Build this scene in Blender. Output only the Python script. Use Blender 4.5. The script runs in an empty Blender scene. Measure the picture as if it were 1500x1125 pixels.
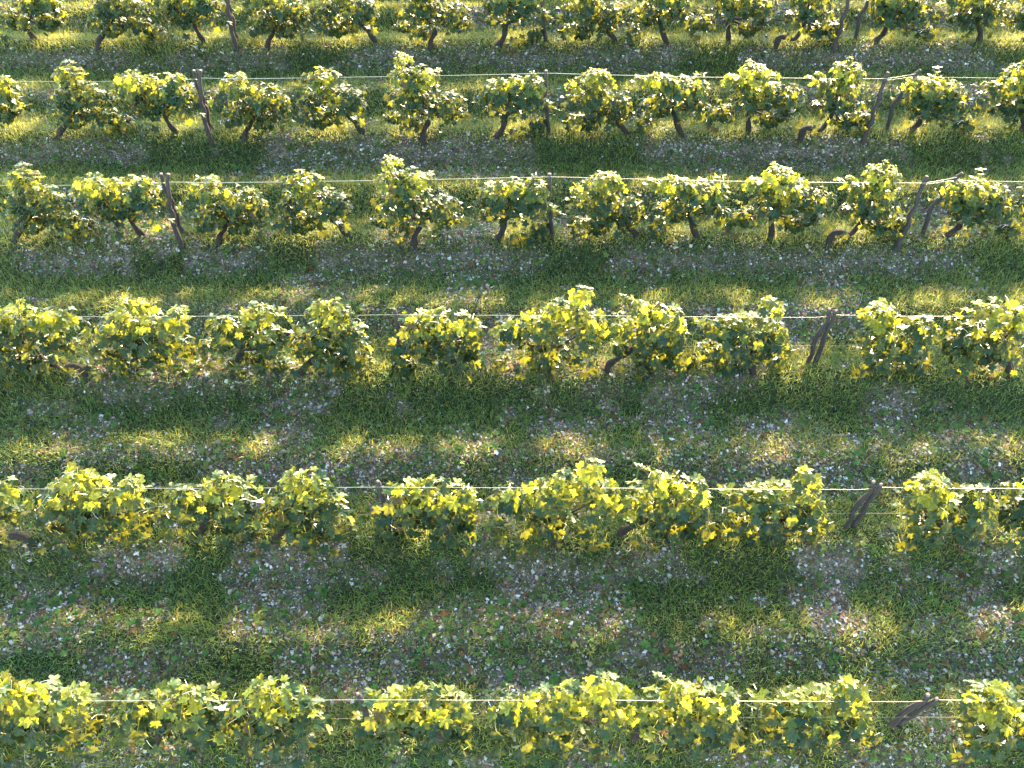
import bpy, math, random
import numpy as np
PI = math.pi
scene = bpy.context.scene
COL = scene.collection
rng = np.random.default_rng(11)
random.seed(5)

# ------------------------------------------------------------------ layout
# six visible rows of vines (world Y of each row) and one more just beyond the top edge
ROWS = [14.83, 12.45, 10.18, 7.781, 5.40, 3.155]
ROW_BACK = 17.19
ROW_FRONT = 0.85
# ------------------------------------------------------------------ helpers
def tag(o, label=None, cat=None, group=None, kind=None):
    if label: o['label'] = label
    if cat: o['category'] = cat
    if group: o['group'] = group
    if kind: o['kind'] = kind
    return o

def mesh_obj(name, verts, faces_flat, loop_starts, loop_totals, mat, smooth=True, cols=None, parent=None):
    """fast mesh from numpy arrays"""
    me = bpy.data.meshes.new(name)
    nv = len(verts)
    me.vertices.add(nv)
    me.vertices.foreach_set('co', np.ascontiguousarray(verts, dtype=np.float32).ravel())
    me.loops.add(len(faces_flat))
    me.loops.foreach_set('vertex_index', np.ascontiguousarray(faces_flat, dtype=np.int32))
    me.polygons.add(len(loop_starts))
    me.polygons.foreach_set('loop_start', np.ascontiguousarray(loop_starts, dtype=np.int32))
    me.polygons.foreach_set('loop_total', np.ascontiguousarray(loop_totals, dtype=np.int32))
    me.polygons.foreach_set('use_smooth', np.full(len(loop_starts), smooth, dtype=bool))
    if cols is not None:
        at = me.color_attributes.new('tint', 'FLOAT_COLOR', 'POINT')
        c4 = np.ones((nv, 4), dtype=np.float32); c4[:, :3] = cols
        at.data.foreach_set('color', c4.ravel())
    me.update(calc_edges=True)
    me.materials.append(mat)
    o = bpy.data.objects.new(name, me)
    COL.objects.link(o)
    if parent: o.parent = parent
    return o

def tri_obj(name, verts, tris, mat, **kw):
    n = len(tris)
    return mesh_obj(name, verts, np.asarray(tris).ravel(), np.arange(n) * 3, np.full(n, 3), mat, **kw)

def quad_obj(name, verts, quads, mat, **kw):
    n = len(quads)
    return mesh_obj(name, verts, np.asarray(quads).ravel(), np.arange(n) * 4, np.full(n, 4), mat, **kw)

def vnoise(x, y, seed=0):
    """smooth value noise 0..1 (numpy)"""
    x = np.asarray(x, dtype=np.float64); y = np.asarray(y, dtype=np.float64)
    xi = np.floor(x).astype(np.int64); yi = np.floor(y).astype(np.int64)
    fx = x - xi; fy = y - yi
    fx = fx * fx * (3 - 2 * fx); fy = fy * fy * (3 - 2 * fy)
    def h(a, b):
        n = (a * 374761393 + b * 668265263 + seed * 1442695041) & 0xffffffff
        n = ((n ^ (n >> 13)) * 1274126177) & 0xffffffff
        return ((n ^ (n >> 16)) & 0xffff) / 65535.0
    return (h(xi, yi) * (1 - fx) + h(xi + 1, yi) * fx) * (1 - fy) + (h(xi, yi + 1) * (1 - fx) + h(xi + 1, yi + 1) * fx) * fy

def fbm(x, y, seed=0, oct=3):
    s = 0; a = .5; t = 0
    for i in range(oct):
        s = s + a * vnoise(x * 2 ** i, y * 2 ** i, seed + i * 7); t += a; a *= .5
    return s / t

# ------------------------------------------------------------------ terrain profile
ALLROWS = np.array([33.7, 31.35, 29., 26.6, 24.25, 21.9, 19.55, ROW_BACK] + ROWS + [ROW_FRONT, -1.5, -3.9])
# distance in front of a row as a fraction of the row spacing -> height (vine ridge, slope, mid ridge, slope)
PT = np.array([0.0, .045, .09, .20, .30, .40, .49, .54, .64, .73, .84, .96, 1.0])
PZ = np.array([0.0, -.005, -.06, -.28, -.27, -.20, -.13, -.14, -.26, -.27, -.17, -.015, 0.0])
_ft = np.linspace(0, 1, 400)
_fz = np.interp(_ft, PT, PZ)
_k = np.ones(13) / 13
_fz = np.convolve(np.concatenate([_fz[-40:], _fz, _fz[:40]]), _k, 'same')[40:-40]
def terrain(x, y):
    y = np.asarray(y, dtype=np.float64); x = np.asarray(x, dtype=np.float64)
    yw = y + .10 * (fbm(x * .9, y * .5, 3) - .5)
    R = ALLROWS[::-1]
    i = np.clip(np.searchsorted(R, yw), 1, len(R) - 1)
    hi = R[i]; lo = R[i - 1]
    t = np.clip((hi - yw) / (hi - lo), 0, 1)
    z = np.interp(t, _ft, _fz)
    z = z + .05 * (fbm(x * 1.7, y * 1.7, 9) - .5) + .022 * (fbm(x * 7, y * 7, 21, 2) - .5)
    return z

# ------------------------------------------------------------------ materials
def new_mat(name):
    m = bpy.data.materials.new(name); m.use_nodes = True
    nt = m.node_tree; nt.nodes.clear()
    out = nt.nodes.new('ShaderNodeOutputMaterial')
    return m, nt, nt.nodes, nt.links, out

def leaf_material(name, trans=.55, gloss=.50, rough=.46, tcol=(46, 43.5, 1.5), tpow=2.2):
    m, nt, N, L, out = new_mat(name)
    at = N.new('ShaderNodeAttribute'); at.attribute_name = 'tint'
    geo = N.new('ShaderNodeTexCoord')
    nz = N.new('ShaderNodeTexNoise'); nz.inputs['Scale'].default_value = 38; nz.inputs['Detail'].default_value = 3
    L.new(geo.outputs['Object'], nz.inputs['Vector'])
    mr = N.new('ShaderNodeMapRange'); mr.inputs['To Min'].default_value = .72; mr.inputs['To Max'].default_value = 1.3
    L.new(nz.outputs['Fac'], mr.inputs['Value'])
    mul = N.new('ShaderNodeMix'); mul.data_type = 'RGBA'; mul.blend_type = 'MULTIPLY'; mul.inputs['Factor'].default_value = 1
    L.new(at.outputs['Color'], mul.inputs['A']); L.new(mr.outputs['Result'], mul.inputs['B'])
    col = mul.outputs['Result']
    dif = N.new('ShaderNodeBsdfDiffuse'); L.new(col, dif.inputs['Color'])
    # light that passes through a blade comes out yellow: the green channel of the tint sets how much
    sp = N.new('ShaderNodeSeparateColor'); L.new(col, sp.inputs[0])
    tc = N.new('ShaderNodeMix'); tc.data_type = 'RGBA'; tc.blend_type = 'MULTIPLY'; tc.inputs['Factor'].default_value = 1
    tc.inputs['B'].default_value = (*tcol, 1); pw = N.new('ShaderNodeMath'); pw.operation = 'POWER'; pw.inputs[1].default_value = tpow
    L.new(sp.outputs['Green'], pw.inputs[0]); L.new(pw.outputs[0], tc.inputs['A'])
    tr = N.new('ShaderNodeBsdfTranslucent'); L.new(tc.outputs['Result'], tr.inputs['Color'])
    mx = N.new('ShaderNodeMixShader'); mx.inputs['Fac'].default_value = trans
    L.new(dif.outputs[0], mx.inputs[1]); L.new(tr.outputs[0], mx.inputs[2])
    gl = N.new('ShaderNodeBsdfGlossy'); gl.inputs['Roughness'].default_value = rough
    gl.inputs['Color'].default_value = (1, 1, 1, 1)
    bp = N.new('ShaderNodeBump'); bp.inputs['Strength'].default_value = .5; bp.inputs['Distance'].default_value = .01
    L.new(nz.outputs['Fac'], bp.inputs['Height'])
    L.new(bp.outputs[0], gl.inputs['Normal']); L.new(bp.outputs[0], dif.inputs['Normal'])
    fr = N.new('ShaderNodeFresnel'); fr.inputs['IOR'].default_value = 1.42
    fm = N.new('ShaderNodeMath'); fm.operation = 'MULTIPLY'; fm.inputs[1].default_value = gloss
    L.new(fr.outputs[0], fm.inputs[0])
    m2 = N.new('ShaderNodeMixShader'); L.new(fm.outputs[0], m2.inputs['Fac'])
    L.new(mx.outputs[0], m2.inputs[1]); L.new(gl.outputs[0], m2.inputs[2])
    L.new(m2.outputs[0], out.inputs['Surface'])
    return m

def bark_material(name, c1, c2, scale=(18, 18, 3)):
    m, nt, N, L, out = new_mat(name)
    tc = N.new('ShaderNodeTexCoord'); mp = N.new('ShaderNodeMapping'); mp.inputs['Scale'].default_value = scale
    L.new(tc.outputs['Object'], mp.inputs['Vector'])
    nz = N.new('ShaderNodeTexNoise'); nz.inputs['Scale'].default_value = 3; nz.inputs['Detail'].default_value = 6; nz.inputs['Roughness'].default_value = .7
    L.new(mp.outputs[0], nz.inputs['Vector'])
    rp = N.new('ShaderNodeValToRGB'); rp.color_ramp.elements[0].position = .35; rp.color_ramp.elements[1].position = .68
    rp.color_ramp.elements[0].color = (*c1, 1); rp.color_ramp.elements[1].color = (*c2, 1)
    L.new(nz.outputs['Fac'], rp.inputs[0])
    b = N.new('ShaderNodeBsdfPrincipled'); b.inputs['Roughness'].default_value = .9
    L.new(rp.outputs[0], b.inputs['Base Color'])
    bp = N.new('ShaderNodeBump'); bp.inputs['Strength'].default_value = .9; bp.inputs['Distance'].default_value = .02
    L.new(nz.outputs['Fac'], bp.inputs['Height']); L.new(bp.outputs[0], b.inputs['Normal'])
    L.new(b.outputs[0], out.inputs['Surface'])
    return m

def tint_material(name, rough=.85, spec=.3, bump=0):
    m, nt, N, L, out = new_mat(name)
    at = N.new('ShaderNodeAttribute'); at.attribute_name = 'tint'
    tc = N.new('ShaderNodeTexCoord')
    nz = N.new('ShaderNodeTexNoise'); nz.inputs['Scale'].default_value = 60; nz.inputs['Detail'].default_value = 3
    L.new(tc.outputs['Object'], nz.inputs['Vector'])
    mr = N.new('ShaderNodeMapRange'); mr.inputs['To Min'].default_value = .65; mr.inputs['To Max'].default_value = 1.3
    L.new(nz.outputs['Fac'], mr.inputs['Value'])
    mul = N.new('ShaderNodeMix'); mul.data_type = 'RGBA'; mul.blend_type = 'MULTIPLY'; mul.inputs['Factor'].default_value = 1
    L.new(at.outputs['Color'], mul.inputs['A']); L.new(mr.outputs['Result'], mul.inputs['B'])
    b = N.new('ShaderNodeBsdfPrincipled'); b.inputs['Roughness'].default_value = rough
    b.inputs['Specular IOR Level'].default_value = spec
    L.new(mul.outputs['Result'], b.inputs['Base Color'])
    L.new(b.outputs[0], out.inputs['Surface'])
    return m

def soil_material():
    m, nt, N, L, out = new_mat('soil')
    at = N.new('ShaderNodeAttribute'); at.attribute_name = 'tint'
    tc = N.new('ShaderNodeTexCoord')
    nz = N.new('ShaderNodeTexNoise'); nz.inputs['Scale'].default_value = 9; nz.inputs['Detail'].default_value = 8; nz.inputs['Roughness'].default_value = .7
    L.new(tc.outputs['Object'], nz.inputs['Vector'])
    vo = N.new('ShaderNodeTexVoronoi'); vo.inputs['Scale'].default_value = 42
    L.new(tc.outputs['Object'], vo.inputs['Vector'])
    mr = N.new('ShaderNodeMapRange'); mr.inputs['From Min'].default_value = .3; mr.inputs['From Max'].default_value = .7
    mr.inputs['To Min'].default_value = .55; mr.inputs['To Max'].default_value = 1.5
    L.new(nz.outputs['Fac'], mr.inputs['Value'])
    mul = N.new('ShaderNodeMix'); mul.data_type = 'RGBA'; mul.blend_type = 'MULTIPLY'; mul.inputs['Factor'].default_value = 1
    L.new(at.outputs['Color'], mul.inputs['A']); L.new(mr.outputs['Result'], mul.inputs['B'])
    hs = N.new('ShaderNodeMix'); hs.data_type = 'RGBA'; hs.blend_type = 'OVERLAY'; hs.inputs['Factor'].default_value = .45
    sv = N.new('ShaderNodeSeparateColor'); L.new(vo.outputs['Color'], sv.inputs[0])
    L.new(mul.outputs['Result'], hs.inputs['A']); L.new(sv.outputs['Red'], hs.inputs['B'])
    b = N.new('ShaderNodeBsdfPrincipled'); b.inputs['Roughness'].default_value = 1; b.inputs['Specular IOR Level'].default_value = .1
    L.new(hs.outputs['Result'], b.inputs['Base Color'])
    bp = N.new('ShaderNodeBump'); bp.inputs['Strength'].default_value = .8; bp.inputs['Distance'].default_value = .02
    L.new(vo.outputs['Distance'], bp.inputs['Height']); L.new(bp.outputs[0], b.inputs['Normal'])
    L.new(b.outputs[0], out.inputs['Surface'])
    return m

def simple_mat(name, col, rough=.6, metal=0.):
    m, nt, N, L, out = new_mat(name)
    b = N.new('ShaderNodeBsdfPrincipled'); b.inputs['Base Color'].default_value = (*col, 1)
    b.inputs['Roughness'].default_value = rough; b.inputs['Metallic'].default_value = metal
    tc = N.new('ShaderNodeTexCoord'); nz = N.new('ShaderNodeTexNoise'); nz.inputs['Scale'].default_value = 40
    L.new(tc.outputs['Object'], nz.inputs['Vector'])
    mr = N.new('ShaderNodeMapRange'); mr.inputs['To Min'].default_value = max(rough - .12, .05); mr.inputs['To Max'].default_value = rough + .12
    L.new(nz.outputs['Fac'], mr.inputs['Value']); L.new(mr.outputs[0], b.inputs['Roughness'])
    L.new(b.outputs[0], out.inputs['Surface'])
    return m

M_LEAF = leaf_material('vine_leaf')
M_GRASS = leaf_material('grass_blade', trans=.42, gloss=.04, rough=.5, tcol=(2.0, 1.8, .3), tpow=1.0)
M_WEED = leaf_material('weed_leaf', trans=.4, gloss=.25, rough=.5, tcol=(2., 2.1, .45), tpow=1.0)
M_BARK = bark_material('vine_bark', (.013, .010, .008), (.062, .044, .032))
M_CANE = bark_material('cane_bark', (.05, .03, .014), (.14, .085, .04), (10, 10, 10))
M_STAKE = bark_material('weathered_stake', (.022, .018, .016), (.10, .076, .062), (22, 22, 2.5))
M_CUT = simple_mat('cut_wood', (.20, .14, .11), .9)
M_WIRE = simple_mat('galvanised_wire', (.55, .48, .38), .42, .6)
M_RUST = simple_mat('dull_wire', (.22, .19, .15), .6, .5)
M_SOIL = soil_material()
M_STONE = tint_material('limestone_gravel')
M_DEBRIS = tint_material('dry_litter', .95, .1)

# ------------------------------------------------------------------ measured plan
# vine: [trunk path x,y,z ...], [crown lobes x,z, radius x,y,z ...]
DESIGN = {'V0': [[[-7.01, -0.15, -0.05], [-6.98, -0.08, 0.07], [-6.86, 0.0, 0.17]], [[-6.51, 1.05, 0.18, 0.2, 0.14], [-6.45, 0.68, 0.31, 0.21, 0.17], [-6.74, 0.3, 0.26, 0.2, 0.15], [-6.29, 0.33, 0.21, 0.16, 0.12], [-6.0, 0.14, 0.15, 0.05, 0.03], [-6.72, 0.64, 0.13, 0.15, 0.18]]],
  'V1': [[[-5.16, -0.02, -0.05], [-5.25, -0.01, 0.07], [-5.31, 0.0, 0.26]], [[-5.68, 0.8, 0.2, 0.21, 0.23], [-5.25, 0.77, 0.33, 0.21, 0.23], [-5.46, 0.48, 0.3, 0.18, 0.13], [-6.01, 0.2, 0.17, 0.1, 0.07], [-5.01, 0.67, 0.15, 0.17, 0.16], [-4.99, 0.95, 0.11, 0.11, 0.07]]],
  'V2': [[[-4.15, -0.17, -0.05], [-4.12, -0.08, 0.05], [-4.08, 0.0, 0.09]], [[-4.1, 0.85, 0.18, 0.21, 0.16], [-3.73, 0.63, 0.28, 0.21, 0.2], [-4.14, 0.4, 0.21, 0.21, 0.17], [-3.8, 0.26, 0.23, 0.18, 0.13], [-4.33, 0.2, 0.07, 0.09, 0.07], [-3.52, 0.52, 0.13, 0.16, 0.15]]],
  'V3': [[[-2.28, -0.03, -0.05], [-2.38, -0.01, 0.15], [-2.49, 0.0, 0.3]], [[-2.8, 1.0, 0.25, 0.16, 0.11], [-2.75, 0.64, 0.38, 0.21, 0.17], [-2.97, 0.3, 0.28, 0.16, 0.12], [-2.4, 0.52, 0.13, 0.16, 0.25], [-3.04, 0.58, 0.11, 0.13, 0.1]]],
  'V4': [[[-1.38, -0.19, -0.05], [-1.36, -0.1, 0.09], [-1.29, 0.0, 0.2]], [[-1.65, 1.3, 0.05, 0.07, 0.1], [-1.6, 1.01, 0.22, 0.16, 0.1], [-1.33, 0.97, 0.22, 0.2, 0.14], [-1.51, 0.62, 0.37, 0.21, 0.21], [-0.94, 0.46, 0.21, 0.21, 0.21], [-1.44, 0.17, 0.13, 0.11, 0.08], [-1.81, 0.3, 0.15, 0.09, 0.06], [-1.36, -0.0, 0.08, 0.07, 0.05]]],
  'V5': [[[-0.28, -0.1, -0.05], [-0.14, -0.05, 0.11], [-0.1, 0.0, 0.3]], [[-0.26, 0.71, 0.18, 0.21, 0.17], [-0.02, 0.85, 0.25, 0.16, 0.11], [0.19, 0.61, 0.3, 0.21, 0.21], [-0.26, 0.4, 0.17, 0.09, 0.06], [0.4, 0.13, 0.1, 0.13, 0.15], [0.32, 0.85, 0.14, 0.16, 0.11]]],
  'V6': [[[1.81, -0.02, -0.05], [1.71, -0.01, 0.1], [1.58, 0.0, 0.22]], [[1.21, 0.97, 0.22, 0.16, 0.11], [1.26, 0.63, 0.37, 0.21, 0.17], [1.07, 0.2, 0.29, 0.14, 0.1], [1.68, 0.43, 0.11, 0.14, 0.26], [1.42, 0.35, 0.21, 0.14, 0.1]]],
  'V7': [[[2.71, -0.08, -0.05], [2.57, -0.04, 0.11], [2.49, 0.0, 0.33]], [[2.16, 0.93, 0.22, 0.14, 0.09], [2.51, 0.85, 0.31, 0.18, 0.12], [2.39, 0.53, 0.41, 0.2, 0.15], [2.03, 0.17, 0.09, 0.12, 0.12], [2.8, 0.64, 0.13, 0.15, 0.21]]],
  'V8': [[[3.68, -0.03, -0.05], [3.66, -0.01, 0.11], [3.62, 0.0, 0.3]], [[3.59, 1.07, 0.18, 0.18, 0.12], [3.6, 0.73, 0.35, 0.21, 0.2], [3.24, 0.35, 0.17, 0.16, 0.12], [4.05, 0.61, 0.32, 0.21, 0.21], [3.99, 0.26, 0.21, 0.14, 0.1], [3.26, 0.93, 0.16, 0.11, 0.07]]],
  'V9': [[[4.46, -0.17, -0.05], [4.48, -0.12, 0.13], [4.59, -0.08, 0.15], [4.78, -0.04, 0.08], [4.88, 0.0, 0.28]], [[4.93, 1.07, 0.2, 0.18, 0.12], [4.98, 0.68, 0.35, 0.21, 0.24], [5.36, 0.26, 0.17, 0.16, 0.12], [5.11, 0.22, 0.19, 0.11, 0.08], [4.61, 0.49, 0.07, 0.09, 0.06], [4.65, 0.85, 0.14, 0.11, 0.07], [4.9, 1.3, 0.03, 0.03, 0.04], [4.51, 1.05, 0.05, 0.05, 0.03]]],
  'V10': [[[6.1, -0.0, -0.05], [6.22, -0.0, 0.07], [6.28, -0.0, 0.2], [6.24, 0.0, 0.39]], [[6.29, 0.79, 0.35, 0.21, 0.17], [6.17, 0.56, 0.19, 0.21, 0.17], [6.58, 0.58, 0.32, 0.21, 0.24], [7.02, 0.17, 0.11, 0.11, 0.08], [5.96, 0.93, 0.09, 0.07, 0.04]]],
  'V11': [[[7.96, 0.02, -0.05], [7.91, 0.01, 0.14], [7.83, 0.0, 0.28]], [[7.53, 0.8, 0.35, 0.21, 0.3], [7.57, 1.09, 0.2, 0.2, 0.11], [7.5, 0.43, 0.23, 0.17, 0.1], [7.89, 0.56, 0.23, 0.21, 0.21], [7.23, 0.8, 0.1, 0.12, 0.06]]],
  'Vm1': [[[-8.11, 0.06, -0.05], [-8.14, 0.03, 0.15], [-8.18, 0.0, 0.28]], [[-7.86, 0.74, 0.37, 0.21, 0.24], [-7.54, 0.78, 0.14, 0.17, 0.16], [-7.76, 0.37, 0.19, 0.17, 0.1], [-8.31, 0.43, 0.27, 0.2, 0.12], [-7.51, 0.56, 0.06, 0.08, 0.18]]],
  'V12': [[[9.25, 0.02, -0.05], [9.09, 0.01, 0.14], [8.96, 0.0, 0.28]], [[8.59, 0.9, 0.34, 0.21, 0.2], [8.78, 0.53, 0.39, 0.21, 0.18], [8.49, 0.43, 0.15, 0.17, 0.1]]],
  'W0': [[[-5.38, -0.14, -0.05], [-5.39, -0.11, 0.11], [-5.49, -0.08, 0.15], [-5.66, -0.05, 0.1], [-5.86, -0.03, 0.21], [-5.93, 0.0, 0.45]], [[-5.84, 0.96, 0.24, 0.15, 0.14], [-6.14, 0.55, 0.21, 0.21, 0.34], [-6.02, 0.17, 0.18, 0.12, 0.12], [-5.44, 0.99, 0.2, 0.12, 0.11], [-5.64, 0.62, 0.16, 0.13, 0.13], [-5.49, 0.45, 0.06, 0.05, 0.05], [-5.74, 1.3, 0.03, 0.03, 0.03]]],
  'W1': [[[-4.81, -0.02, -0.05], [-4.76, -0.01, 0.13], [-4.66, 0.0, 0.35]], [[-4.38, 1.23, 0.09, 0.08, 0.07], [-4.5, 0.91, 0.37, 0.13, 0.13], [-4.86, 0.58, 0.38, 0.18, 0.19], [-4.36, 0.63, 0.31, 0.2, 0.2], [-5.04, 0.15, 0.18, 0.07, 0.07], [-3.98, 0.99, 0.11, 0.12, 0.11], [-4.01, 0.39, 0.08, 0.1, 0.1], [-4.45, 0.26, 0.22, 0.07, 0.07]]],
  'W2': [[[-3.61, -0.07, -0.05], [-3.5, -0.04, 0.05], [-3.4, 0.0, 0.28]], [[-3.47, 0.79, 0.24, 0.16, 0.16], [-3.02, 1.06, 0.17, 0.1, 0.09], [-3.23, 0.66, 0.38, 0.15, 0.15], [-2.98, 0.55, 0.14, 0.17, 0.24], [-2.99, 0.05, 0.09, 0.07, 0.07], [-3.16, 0.28, 0.18, 0.07, 0.07], [-3.76, 0.45, 0.1, 0.08, 0.08]]],
  'W3': [[[-2.71, -0.07, -0.05], [-2.62, -0.04, 0.08], [-2.49, 0.0, 0.2]], [[-2.15, 1.04, 0.22, 0.15, 0.14], [-2.27, 0.62, 0.36, 0.2, 0.2], [-1.92, 0.53, 0.13, 0.15, 0.25], [-2.17, 0.17, 0.22, 0.09, 0.09], [-2.57, 0.49, 0.13, 0.13, 0.14], [-2.26, 1.21, 0.03, 0.03, 0.06], [-2.23, -0.08, 0.06, 0.03, 0.03], [-1.81, 0.15, 0.08, 0.05, 0.05]]],
  'W4': [[[-0.63, -0.07, -0.05], [-0.71, -0.04, 0.11], [-0.77, 0.0, 0.28]], [[-1.15, 0.86, 0.21, 0.15, 0.14], [-0.8, 0.89, 0.24, 0.15, 0.14], [-0.91, 0.5, 0.41, 0.17, 0.17], [-0.48, 0.71, 0.08, 0.1, 0.26], [-1.37, 0.03, 0.13, 0.09, 0.09], [-1.37, 0.45, 0.08, 0.1, 0.14], [-0.58, 0.34, 0.08, 0.08, 0.09]]],
  'W5': [[[0.49, -0.12, -0.05], [0.48, -0.06, 0.11], [0.44, 0.0, 0.28]], [[0.81, 1.4, 0.09, 0.08, 0.07], [0.63, 1.12, 0.23, 0.13, 0.12], [0.41, 0.84, 0.31, 0.13, 0.13], [-0.02, 0.68, 0.18, 0.18, 0.18], [0.44, 0.37, 0.33, 0.18, 0.19], [0.96, 0.79, 0.14, 0.17, 0.23], [-0.13, 0.12, 0.12, 0.05, 0.05], [0.4, -0.04, 0.15, 0.04, 0.04], [0.16, 1.04, 0.03, 0.03, 0.03]]],
  'W6': [[[1.2, -0.04, -0.05], [1.23, -0.02, 0.12], [1.4, 0.0, 0.28]], [[1.53, 1.15, 0.07, 0.08, 0.07], [1.79, 1.04, 0.22, 0.08, 0.07], [1.73, 0.71, 0.34, 0.18, 0.18], [2.0, 0.62, 0.11, 0.14, 0.3], [1.81, 0.28, 0.32, 0.12, 0.12], [1.87, -0.01, 0.08, 0.04, 0.03], [1.33, 0.87, 0.12, 0.12, 0.11], [1.33, 0.45, 0.08, 0.07, 0.07], [2.24, 0.15, 0.11, 0.09, 0.09]]],
  'W7': [[[3.06, -0.08, -0.05], [3.04, -0.04, 0.09], [2.99, 0.0, 0.2]], [[3.08, 1.16, 0.12, 0.1, 0.09], [2.57, 0.81, 0.26, 0.13, 0.13], [2.91, 0.68, 0.34, 0.21, 0.22], [2.51, 0.35, 0.18, 0.12, 0.12], [2.8, 0.01, 0.22, 0.07, 0.07], [3.17, 0.55, 0.13, 0.15, 0.32], [3.32, 0.15, 0.08, 0.1, 0.15]]],
  'W8': [[[4.75, -0.12, -0.05], [4.74, -0.06, 0.05], [4.75, 0.0, 0.15]], [[4.35, 1.09, 0.15, 0.13, 0.12], [4.52, 0.63, 0.23, 0.21, 0.33], [4.87, 0.58, 0.23, 0.2, 0.2], [4.96, 0.84, 0.12, 0.1, 0.09], [4.59, 0.12, 0.15, 0.12, 0.13], [5.04, 0.15, 0.18, 0.12, 0.13]]],
  'W9': [[[6.31, -0.06, -0.05], [6.27, -0.04, 0.14], [6.13, -0.02, 0.25], [5.99, 0.0, 0.35]], [[5.68, 1.09, 0.2, 0.13, 0.12], [5.86, 0.63, 0.39, 0.18, 0.18], [5.5, 0.47, 0.18, 0.12, 0.12], [5.78, 0.23, 0.22, 0.07, 0.07], [6.04, 0.28, 0.18, 0.08, 0.09], [6.07, 0.94, 0.12, 0.15, 0.14]]],
  'Wm1': [[[-6.88, -0.09, -0.05], [-6.81, -0.05, 0.09], [-6.69, 0.0, 0.26]], [[-6.42, 0.94, 0.3, 0.15, 0.14], [-6.57, 0.58, 0.36, 0.18, 0.19], [-6.91, 0.28, 0.18, 0.08, 0.09], [-6.63, 0.15, 0.11, 0.09, 0.09]]]}
# which rows hold the vine, and how it looks
PLACES = {'Vm1': ([0, 1, -1],
  'low leaning-trunk grapevine nearest the left edge'),
  'V0': ([0, 1, 2, -1],
  'slant-crowned grapevine, second left of the left stake pair'),
  'V1': ([0, 1, 2, -1],
  'leaning-trunk grapevine just left of the left stake pair'),
  'V2': ([0, 1, 2, -1],
  'open-crowned grapevine just right of the left stake pair'),
  'V3': ([0, 1, 2, -1],
  'slanting grapevine, second right of the left stake pair'),
  'V4': ([0, 1, 2, -1],
  'tall-tufted grapevine, second left of the single stake'),
  'V5': ([0, 1, 2, -1],
  'low curved-trunk grapevine just left of the single stake'),
  'V6': ([0, 1, 2, -1],
  'dense trailing grapevine, first right of the single stake'),
  'V7': ([0, 1, 2, -1],
  'flat-topped grapevine, second right of the single stake'),
  'V8': ([0, 1, 2, -1],
  'broad bushy grapevine, third right of the single stake'),
  'V9': ([0, 1, 2, -1],
  'S-curved grapevine just left of the right stake pair'),
  'V10': ([0, 1, 2, -1],
  'low grapevine just right of the right stake pair'),
  'V11': ([0, 1, 2, -1],
  'tall dark grapevine, second right of the right stake pair'),
  'V12': ([0, -1],
  'grapevine cut by the right edge'),
  'Wm1': ([3],
  'grapevine cut by the left edge'),
  'W0': ([3, 4],
  'crooked grapevine near the left edge'),
  'W1': ([3, 4, 5],
  'wide dense grapevine, third left of the single stake'),
  'W2': ([3, 4, 5],
  'flat bushy grapevine, second left of the single stake'),
  'W3': ([3, 4, 5],
  'dark leafy grapevine just left of the single stake'),
  'W4': ([3, 4, 5],
  'compact grapevine growing against the right of the single stake'),
  'W5': ([3, 4, 5],
  'tall yellow-tufted grapevine, second right of the single stake'),
  'W6': ([3, 4, 5],
  'dense slanting grapevine, third right of the single stake'),
  'W7': ([3, 4, 5],
  'yellow-topped grapevine just left of the twin stakes'),
  'W8': ([3, 4, 5],
  'upright grapevine just right of the twin stakes'),
  'W9': ([3, 4],
  'hook-trunked grapevine right of the twin stakes')}
STAKES = {'lsa': [[-4.631, -0.216, -0.03], [-4.658, -0.178, 0.17], [-4.674, -0.138, 0.35], [-4.651, -0.103, 0.502], [-4.68, -0.074, 0.626], [-4.641, -0.045, 0.748], [-4.62, 0.001, 0.94], [-4.58, 0.04, 1.097]],
  'lsb': [[-4.644, 0.044, -0.03], [-4.681, 0.046, 0.078], [-4.695, 0.049, 0.202], [-4.658, 0.053, 0.385], [-4.691, 0.055, 0.475], [-4.671, 0.058, 0.593], [-4.699, 0.062, 0.739], [-4.712, 0.065, 0.854], [-4.69, 0.07, 1.071]],
  'ss': [[0.591, -0.016, -0.03], [0.541, 0.011, 0.276], [0.512, 0.033, 0.501], [0.497, 0.047, 0.639], [0.507, 0.069, 0.855], [0.502, 0.09, 1.053]],
  'rsa': [[5.418, -0.226, -0.03], [5.434, -0.181, 0.205], [5.473, -0.147, 0.359], [5.451, -0.118, 0.485], [5.501, -0.084, 0.635], [5.49, -0.055, 0.757], [5.508, -0.013, 0.937], [5.533, 0.02, 1.072]],
  'rsb': [[5.854, 0.044, -0.03], [5.82, 0.059, 0.287], [5.804, 0.069, 0.478], [5.857, 0.075, 0.593], [5.861, 0.083, 0.75], [5.942, 0.09, 0.875], [5.952, 0.094, 0.944], [6.033, 0.1, 1.059]],
  'pa': [[3.786, 0.12, -0.03], [3.792, 0.115, 0.057], [3.795, 0.101, 0.207], [3.758, 0.084, 0.392], [3.763, 0.06, 0.643], [3.797, 0.036, 0.886], [3.753, 0.01, 1.139]],
  'pb': [[3.89, 0.139, -0.03], [3.89, 0.126, 0.093], [3.876, 0.095, 0.313], [3.836, 0.045, 0.66], [3.842, 0.006, 0.921], [3.817, -0.03, 1.155]],
  'ssb': [[-1.488, 0.04, -0.03], [-1.442, 0.038, 0.22], [-1.394, 0.036, 0.482], [-1.381, 0.034, 0.705], [-1.389, 0.032, 0.86], [-1.388, 0.031, 1.012], [-1.398, 0.03, 1.116]]}
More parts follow.
